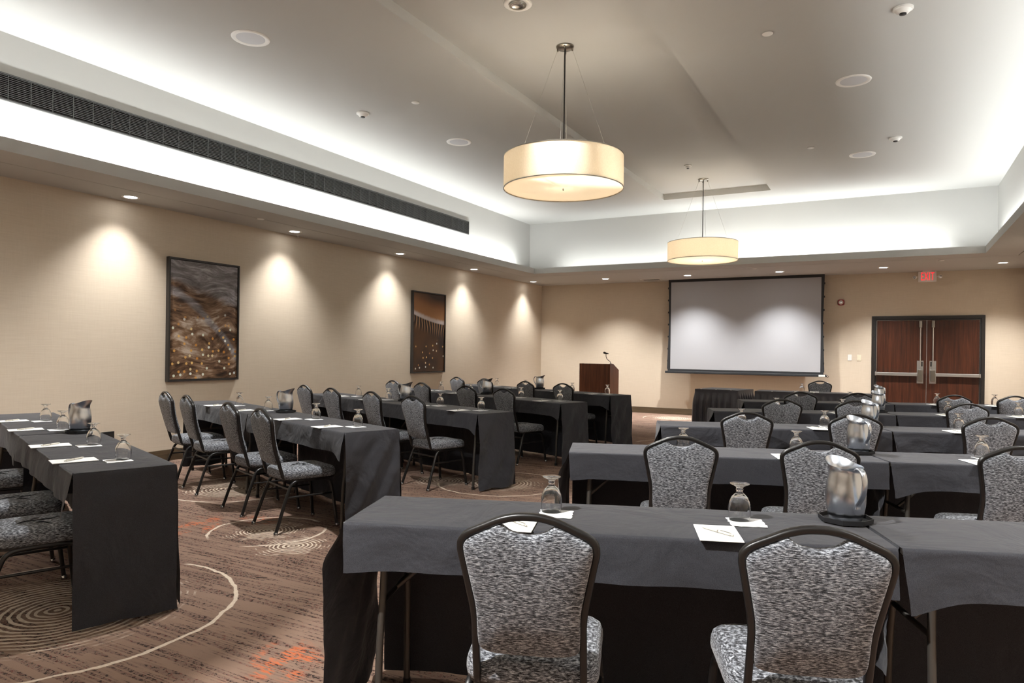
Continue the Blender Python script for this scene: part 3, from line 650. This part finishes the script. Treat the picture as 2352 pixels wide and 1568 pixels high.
# ------------------------------------------------------------------ seminar tables and linen
TZ, TW, TL = .757, .457, 1.83
def make_table():
    t = thing('folding_table', 'x', 'table'); hx, hy = TL / 2, TW / 2
    obj('tabletop', bevel_box(-hx, hx, -hy, hy, TZ - .02, TZ, .003), 'table_edge', t)
    obj('apron', MB().box(-hx + .04, hx - .04, -hy + .02, -hy + .045, TZ - .045, TZ - .02).box(-hx + .04, hx - .04, hy - .045, hy - .02, TZ - .045, TZ - .02), 'leg_steel', t)
    for s in (-1, 1):
        x = s * (hx - .125)
        for k in (-1, 1):
            p = [(x, k * .15, TZ - .03), (x + s * .006, k * .155, .5), (x + s * .01, k * .175, .3), (x + s * .012, k * .185, 0.012)]
            l = obj('leg', MB().tube(catmull(p, 4), .0135, 10).mesh('leg', smooth=50), 'leg_steel', t)
            obj('foot_cap', MB().lathe([(.016, 0), (.016, .03)], 10, c=(x + s * .012, k * .185, 0)).mesh('cap', smooth=40), 'dark_detail', l)
        obj('crossbar', MB().tube([(x + s * .006, -.155, .46), (x + s * .006, .155, .46)], .010, 8).mesh('crossbar', smooth=50), 'leg_steel', t)
        obj('brace', MB().tube([(x + s * .005, 0, .46), (x - s * .30, 0, TZ - .03)], .009, 8).mesh('brace', smooth=50), 'leg_steel', t)
    return t
TABLE = make_table(); table_used = [False]

def waves(rng, n, lo, hi):
    q = [(rng.uniform(lo, hi), rng.uniform(0, 6.28), rng.uniform(.5, 1)) for _ in range(n)]; k = sum(a for *_, a in q)
    return lambda x: sum(a * math.sin(f * x + p) for f, p, a in q) / k
def sm(t): t = max(0.0, min(1.0, t)); return t * t * (3 - 2 * t)
def crumple(a, b, seed):
    return mnoise.noise(Vector((a, b, seed * 3.7))) + .5 * mnoise.noise(Vector((a * 2.3 + b, b * 2.1 - .6 * a, seed * 1.3))) + .25 * mnoise.noise(Vector((a * 4.1 - b, b * 5.0 + a, seed)))
def make_cloth(s, inner, seed, flare):
    """linen over one table; s = +1/-1 is the end towards the aisle. Short flap in front, long drop behind, a long panel on the open end."""
    rng = random.Random(seed); hx, hy = TL / 2 + .004, TW / 2 + .004; zt = TZ + .0035 + (.002 if inner else 0); bot = .022; drop = .152
    wb, wf, wh = waves(rng, 5, 4, 16), waves(rng, 5, 4, 22), waves(rng, 4, 3, 12)
    nx = 110; xs = [-hx + 2 * hx * i / nx for i in range(nx + 1)]
    if inner:   # lap over the neighbouring table
        xs = [x for x in xs]
    rows = []
    def endd(x): return hx - s * x       # distance from the aisle-side end
    for t in [1, .88, .75, .62, .5, .38, .26, .15, .07, .02]:               # back drop, bottom to top
        rows.append([(x, hy + .004 + t * (.018 + .022 * wb(x)) + .010 * sm(t * 3) * (.8 + crumple(x * 5, t * 2, seed + .5)), zt - .006 - t * (zt - bot - .006) + (t > .95) * .006 * wh(x)) for x in xs])
    rows.append([(x, hy, zt - .001) for x in xs])
    for y in (hy - .008, .12, 0, -.12, -hy + .008): rows.append([(x, y, zt + .0009 * wf(x * 1.3 + y * 9)) for x in xs])
    rows.append([(x, -hy, zt - .001) for x in xs])
    for t in (.03, .1, .25, .42, .6, .8, 1.0):                              # front flap
        r = []
        for x in xs:
            d = endd(x); ear = math.exp(-(d / (.09 if not inner else .12)) ** 2) * (.045 if inner else (.012 if flare else .05)); d2 = 2 * hx - d; ear2 = math.exp(-(d2 / .1) ** 2) * (.05 if inner else .0)
            dr = drop + ear + ear2 + .006 * wh(x)
            out = t * (.010 + .012 * wf(x)) + sm(t) * ear * .35 + .008 * sm(t * 2) * (.6 + crumple(x * 4.5, t * 1.1, seed))
            xx = x - s * sm(t) * (ear * .10 if inner else 0) + (s * -.012 * t if (flare and d < .02) else 0)
            r.append((xx, -hy - .004 - out, zt - .006 - t * dr))
        rows.append(r)
    b = MB().grid(rows)
    def panel(side, depth, y0, y1, fl, seed2):
        rg = random.Random(seed2); w1, w2 = waves(rg, 4, 6, 20), waves(rg, 3, 3, 8); ny, nz = 30, 36; P = []
        for j in range(nz + 1):
            t = j / nz; r = []
            for i in range(ny + 1):
                u = i / ny; y = y0 + (y1 - y0) * u
                out = .004 + t * .010 + (.007 + .018 * t) * (1 + w1(y * 2.0 + t * .8)) * sm(t * 5) + .014 * sm(t * 4) * crumple(y * 6.5 + .8 * t, t * 2.6, seed2) + fl * math.exp(-(u / .30) ** 2) * sm(t * 4.5) * (1 - .35 * sm((t - .3) * 1.6))
                z = zt - .001 - t * depth + (.008 * w2(y * 4) if j == nz else 0)
                r.append((side * (hx + (0 if j == 0 else out)), y - (0 if j == 0 else fl * .35 * math.exp(-(u / .2) ** 2) * sm(t * 4)), z))
            P.append(r)
        b.grid(P)
    if not inner: panel(s, zt - bot, -hy, hy, .045 if flare else .006, seed + 1)
    else:
        panel(-s, zt - bot, -hy, hy, .02, seed + 2)
        panel(s, .42, -hy + .02, hy, .0, seed + 3)
    m = b.mesh('tablecloth', weld=True, smooth=75)
    return m

def make_glass():
    t = thing('water_glass', 'x', 'glass')
    bowl = [(.0365, .0), (.0385, .012), (.0402, .030), (.0398, .048), (.0365, .066), (.0290, .083), (.0190, .094), (.0120, .100), (.0115, .107), (.0140, .111), (.0115, .116), (.0150, .122), (.0280, .128), (.0345, .131), (.0350, .1335), (.0300, .1345), (.001, .1345)]
    inner = [(.001, .094), (.0150, .0905), (.0265, .079), (.0342, .064), (.0376, .048), (.0382, .030), (.0367, .012), (.0350, .0005)]
    obj('goblet', MB().lathe(bowl + inner, 28, False, False, True).mesh('goblet', smooth=60), 'glass', t)
    return t
def make_pitcher():
    t = thing('water_pitcher', 'x', 'pitcher')
    n = 40
    def ring(r, z, sp=0.0, lift=0.0):
        out = []
        for i in range(n):
            a = 2 * PI * i / n; k = max(0.0, math.cos(a)) ** 3; side = 1 - .06 * sp * abs(math.sin(a)); kb = max(0.0, -math.cos(a)) ** 2
            rr = r * side + sp * .026 * k; out.append((rr * math.cos(a), rr * math.sin(a), z + lift * (k * .022 + .010 * (.5 + .5 * math.cos(a))) - lift * .004 * kb))
        return out
    outer = [ring(.050, 0), ring(.0555, .003), ring(.061, .022), ring(.067, .055), ring(.0692, .085), ring(.0685, .11), ring(.064, .142), ring(.0595, .165), ring(.0585, .178, .1, .1), ring(.0595, .187, .5, .5), ring(.0625, .194, 1, 1)]
    innr = [ring(.061, .194, 1, 1), ring(.0578, .186, .5, .5), ring(.0568, .177, .1, .1), ring(.0578, .165), ring(.0625, .142), ring(.067, .11), ring(.066, .07), ring(.048, .012)]
    obj('body', MB().loft(outer + innr, True, True).mesh('body', smooth=55), 'steel', t)
    h = catmull([(-.058, 0, .189), (-.072, 0, .196), (-.092, 0, .189), (-.104, 0, .162), (-.102, 0, .125), (-.090, 0, .094), (-.0715, 0, .070), (-.0695, 0, .052)], 5)
    obj('handle', MB().sweep(h, rrect(.009, .021, .004, 3), ref=(-1, 0, 0)).mesh('handle', smooth=50), 'steel', t)
    return t
def make_tray():
    b = MB(); n = 8
    def oc(r, z): return [(r * math.cos(2 * PI * (i + .5) / n), r * math.sin(2 * PI * (i + .5) / n), z) for i in range(n)]
    b.loft([oc(.088, 0), oc(.092, .001), oc(.094, .018), oc(.0905, .018), oc(.0885, .004), oc(.02, .004)]); return b.mesh('tray')
def make_napkin():
    n = 12; b = MB(); rng = random.Random(3); out = []
    for k in range(4 * n):
        e, u = divmod(k, n); u = u / n * 2 - 1; wv = .0022 * math.sin(u * 9 + e) + .001 * math.sin(u * 23)
        p = [(u, -1), (1, u), (-u, 1), (-1, -u)][e]; nx, ny = [(0, -1), (1, 0), (0, 1), (-1, 0)][e]
        out.append((p[0] * .062 + nx * wv, p[1] * .062 + ny * wv))
    b.loft([[(x, y, 0) for x, y in out], [(x, y, .0016 + .0006 * math.sin(x * 80) ) for x, y in out]]); return b.mesh('napkin')
def make_pen():
    t = thing('pen', 'x', 'pen')
    def rod(prof, nm, mat):
        m = MB().lathe([(r, z) for r, z in prof], 10).mesh(nm, smooth=50); o = obj(nm, m, mat, t); o.rotation_euler = (0, PI / 2, 0); o.location = (0, 0, .0052)
    rod([(.0012, -.072), (.0042, -.060), (.0048, -.058), (.0048, .055)], 'barrel', 'pen_plastic'); rod([(.005, .0), (.005, .004)], 'band', 'nickel'); rod([(.003, .055), (.003, .066)], 'button', 'pen_plastic')
    obj('clip', MB().box(.012, .052, -.0015, .0015, .0098, .0112).box(.048, .052, -.0015, .0015, .0075, .0098), 'nickel', t)
    return t
PROTO = {'glass': make_glass(), 'pitcher': make_pitcher(), 'pen': make_pen()}; used = {}
def put(kind, loc, rz, label, group, cat):
    src = PROTO[kind]; o = copy_tree(src) if used.get(kind) else src; used[kind] = True
    o.location = loc; o.rotation_euler = (0, 0, rz); tag(o, label, cat, group); return o
M_TRAY, M_NAP, M_PAD = make_tray(), make_napkin(), bevel_box(-.07, .07, -.105, .105, 0, .0035, .001)

ANG = {'L': math.radians(20.0), 'R': math.radians(20.5)}
BACK = {'L': [(-3.27, 2.38), (-3.35, 4.36), (-3.37, 6.27), (-3.30, 8.07), (-3.35, 9.88)],
        'R': [(-1.85, 2.33), (-1.88, 4.37), (-1.86, 6.25), (-1.82, 8.10), (-1.83, 9.92)]}
def place(side, i, u, v):
    """table coordinates (u along the row from the aisle, v across, 0 at the back edge) to the floor plan"""
    a = ANG[side]; B = BACK[side][i]
    if side == 'L': U, N = (-math.cos(a), math.sin(a)), (math.sin(a), math.cos(a))
    else: U, N = (math.cos(a), math.sin(a)), (-math.sin(a), math.cos(a))
    return B[0] + u * U[0] + v * N[0], B[1] + u * U[1] + v * N[1]
SEATN = ['aisle seat', 'second seat', 'third seat', 'fourth seat']
ROWN = ['fifth', 'fourth', 'third', 'second', 'first']
def rowname(side, i): return f'{ROWN[i]} picture-wall row from the lectern' if side == 'L' else f'{ROWN[i]} door-side row from the door'
CH = {'L': [[(.42, -.575), (1.15, -.575), (2.2, -.575)], [(.545, -.575), (1.25, -.565), (2.33, -.57), (3.0, -.575)], [(.545, -.57), (1.36, -.55), (2.2, -.60), (2.97, -.57)],
            [(.60, -.56), (1.36, -.55), (2.33, -.58), (3.12, -.56)], [(.60, -.53), (1.38, -.54), (2.42, -.50), (3.15, -.52)]],
      'R': [[(.70, -.62), (1.47, -.62)], [(.635, -.57), (1.345, -.60), (2.32, -.58)], [(.64, -.54), (1.46, -.48), (2.43, -.47)], [(.63, -.47), (1.35, -.44), (2.36, -.52)], [(.59, -.61), (1.27, -.58), (2.34, -.62), (3.04, -.55)]]}
SET = {'L': [(.42, 1.15, 2.18, 2.93)] * 2 + [(.40, 1.12, 2.2, 2.93)] * 3, 'R': [(.60, 1.29), (.60, 1.29, 2.36), (.60, 1.29, 2.36), (.60, 1.29, 2.36, 3.05), (.60, 1.29, 2.36, 3.05)]}
seedn = 11
for side in 'LR':
    s = 1 if side == 'L' else -1
    rz = -ANG['L'] if side == 'L' else ANG['R']
    sname = 'picture-wall side' if side == 'L' else 'door side'
    for i in range(5):
        rn = rowname(side, i)
        for k in range(2):
            x, y = place(side, i, TL / 2 + k * (TL + .02), -TW / 2)
            t = TABLE if not table_used[0] else copy_tree(TABLE); table_used[0] = True
            t.location = (x, y, 0); t.rotation_euler = (0, 0, rz)
            tag(t, f'narrow folding table at the {"aisle" if k == 0 else "outer"} end of the {rn}', 'table', f'folding tables, {sname}')
            seedn += 7
            c = obj('tablecloth', make_cloth(s, k == 1, seedn, side == 'R'), 'linen', None, (x, y, 0), (0, 0, rz))
            tag(c, f'charcoal linen over the {"aisle" if k == 0 else "outer"} table of the {rn}', 'tablecloth', f'charcoal tablecloths, {sname}')
        rng = random.Random(40 + i + 10 * s)
        for k, (u, v) in enumerate(CH[side][i]):
            x, y = place(side, i, u, v)
            chair(x, y, rz + math.radians(rng.uniform(-2, 2)), f'grey fabric banquet chair, {SEATN[k]} of the {rn}', f'banquet chairs, {sname}')
        zt = TZ + .0055
        for k, u in enumerate(SET[side][i]):
            zz = zt + (.002 if k > 1 else 0); r0 = rz + math.radians(rng.uniform(-2, 2)); q = 'L' == side
            du = -1 if q else 1
            x, y = place(side, i, u + du * .0, -.385)
            tag(obj('notepad', M_PAD, 'paper', None, (x, y, zz), (0, 0, r0)), f'white notepad at the {SEATN[k]} of the {rn}', 'notepad', 'white notepads')
            put('pen', (x, y, zz + .0036), r0 + math.radians(-48 + rng.uniform(-6, 6)), f'pale pen lying on the notepad, {SEATN[k]} of the {rn}', 'pens on notepads', 'pen')
            xn, yn = place(side, i, u + du * .128, -.205)
            tag(obj('paper_napkin', M_NAP, 'napkin', None, (xn, yn, zz), (0, 0, r0 + .03)), f'white paper napkin under the glass, {SEATN[k]} of the {rn}', 'napkin', 'paper napkins')
            xg, yg = place(side, i, u + du * .108, -.175)
            put('glass', (xg, yg, zz + .0025), rng.uniform(0, 6), f'upturned water glass at the {SEATN[k]} of the {rn}', 'upturned water glasses', 'glass')
        x, y = place(side, i, 1.80 if side == 'L' else 1.785, -.115)
        zz = zt + .002
        tag(obj('octagonal_tray', M_TRAY, 'tray_plastic', None, (x, y, zz), (0, 0, rz)), f'black octagonal tray under the pitcher of the {rn}', 'tray', 'octagonal trays')
        put('pitcher', (x, y, zz + .0045), math.radians(8) if side == 'L' else math.radians(128), f'brushed steel water pitcher on the {rn}', 'water pitchers', 'pitcher')

# ------------------------------------------------------------------ tables at the front of the room
def skirted(name, x, y, w, d, rz, label, seed):
    t = thing(name, label, 'table', (x, y, 0), rz); h = .765
    obj('tabletop', bevel_box(-w / 2, w / 2, -d / 2, d / 2, h - .025, h, .004), 'linen', t)
    rng = random.Random(seed); per = rrect(w, d, .012, 3); pts = []
    P = [Vector((*p, 0)) for p in per]; P.append(P[0]); tot = sum((P[i + 1] - P[i]).length for i in range(len(P) - 1)); n = int(tot / .0085)
    acc, j = 0.0, 0
    for k in range(n):
        s_ = tot * k / n
        while acc + (P[j + 1] - P[j]).length < s_: acc += (P[j + 1] - P[j]).length; j += 1
        e = P[j + 1] - P[j]; p = P[j] + e * ((s_ - acc) / e.length); nrm = Vector((e.y, -e.x, 0)).normalized(); pts.append((p, nrm, s_))
    ph = [rng.uniform(-.8, .8) for _ in range(64)]
    def off(s_, t_):
        a = s_ / .115 * 2 * PI + ph[int(s_ / .3) % 64] * .6 + 1.1 * math.sin(s_ * 7)
        return .004 + sm(t_ * 3.5) * (.045 * (.5 + .5 * math.sin(a)) + .015 * t_) + .004 * math.sin(3 * a) * t_
    rings = []
    for t_ in (0, .03, .07, .12, .2, .32, .5, .75, 1.0):
        rings.append([tuple(p + nn * off(s_, t_) + Vector((0, 0, h - .03 - t_ * (h - .045)))) for p, nn, s_ in pts])
    obj('skirt', MB().loft(rings, False, False).mesh('skirt', smooth=80), 'skirt', t)
    obj('skirt_band', MB().loft([[tuple(p + nn * .006 + Vector((0, 0, z))) for p, nn, s_ in pts] for z in (h - .045, h - .002)], False, False).mesh('band', smooth=60), 'skirt', t)
    m = bevel_box(-.012, .012, -.004, .02, -.004, .004, .002)
    for u in (-.35, 0, .35): obj('skirt_clip', m, 'white_plastic', t, (u * w, -d / 2 - .002, h + .003))
skirted('projector_table', -2.56, 12.62, .76, .76, math.radians(-10), 'small table with a pleated black skirt before the screen', 5)
skirted('head_table', -1.08, 12.56, 1.83, .5, 0, 'long head table with a pleated black skirt beside the projector table', 9)
chair(-1.10, 13.38, PI, 'grey-brown banquet chair behind the head table facing the room', 'banquet chairs, front')
tag(obj('notepad', M_PAD, 'paper', None, (-1.10, 12.62, .7655), (0, 0, .1)), 'white notepad on the head table before its chair', 'notepad', 'white notepads')
put('glass', (-1.30, 12.68, .7655), 0, 'upturned water glass on the head table', 'upturned water glasses', 'glass')

def lectern():
    t = thing('lectern', 'dark walnut lectern with sloping top near the far corner', 'lectern', (-5.155, 13.0, 0)); w = .325; d = .5; h = 1.155; hb = 1.03
    obj('front_panel', bevel_box(-w, w, 0, .02, .02, h, .002), 'lectern_wood', t)
    for s in (-1, 1):
        x0, x1 = (w - .02, w) if s > 0 else (-w, -w + .02)
        q = [(.02, .02), (d, .02), (d, hb), (.18, h), (.02, h)]
        obj('side_panel', MB().loft([[(x0, y, z) for y, z in q], [(x1, y, z) for y, z in q]]), 'lectern_wood', t)
    q = [(.18, h - .02), (d - .01, hb - .02), (d - .01, hb - .004), (.18, h - .004)]
    obj('reading_top', MB().loft([[(-w + .02, y, z) for y, z in q], [(w - .02, y, z) for y, z in q]]), 'lectern_wood', t)
    obj('top_ledge', MB().box(-w + .02, w - .02, .02, .18, h - .022, h - .004), 'lectern_wood', t)
    obj('shelf', MB().box(-w + .02, w - .02, .02, d - .06, .62, .64), 'lectern_wood', t)
    obj('base', MB().box(-w + .01, w - .01, .01, d - .01, 0, .06), 'dark_detail', t)
    m = thing('gooseneck_microphone', 'black gooseneck microphone rising from the lectern', 'microphone', (-4.855, 13.10, h - .004))
    obj('mount', MB().lathe([(.025, 0), (.025, .006), (.01, .014)], 16).mesh('mount', smooth=40), 'dark_detail', m)
    nk = catmull([(0, 0, .01), (-.015, 0, .05), (-.07, 0, .09), (-.098, 0, .14), (-.10, 0, .19)], 6)
    obj('gooseneck', MB().tube(nk, .006, 8).mesh('neck', smooth=50), 'dark_detail', m)
    h_ = obj('microphone_head', MB().lathe([(.009, -.05), (.012, -.045), (.013, .01), (.019, .022), (.021, .04), (.016, .055), (.004, .06)], 14).mesh('head', smooth=50), 'dark_detail', m, (-.10, 0, .215), (0, math.radians(-78), 0))
    obj('clip', MB().lathe([(.015, -.012), (.015, .008)], 12).mesh('clip', smooth=50), 'dark_detail', m, (-.1, 0, .205))
lectern()
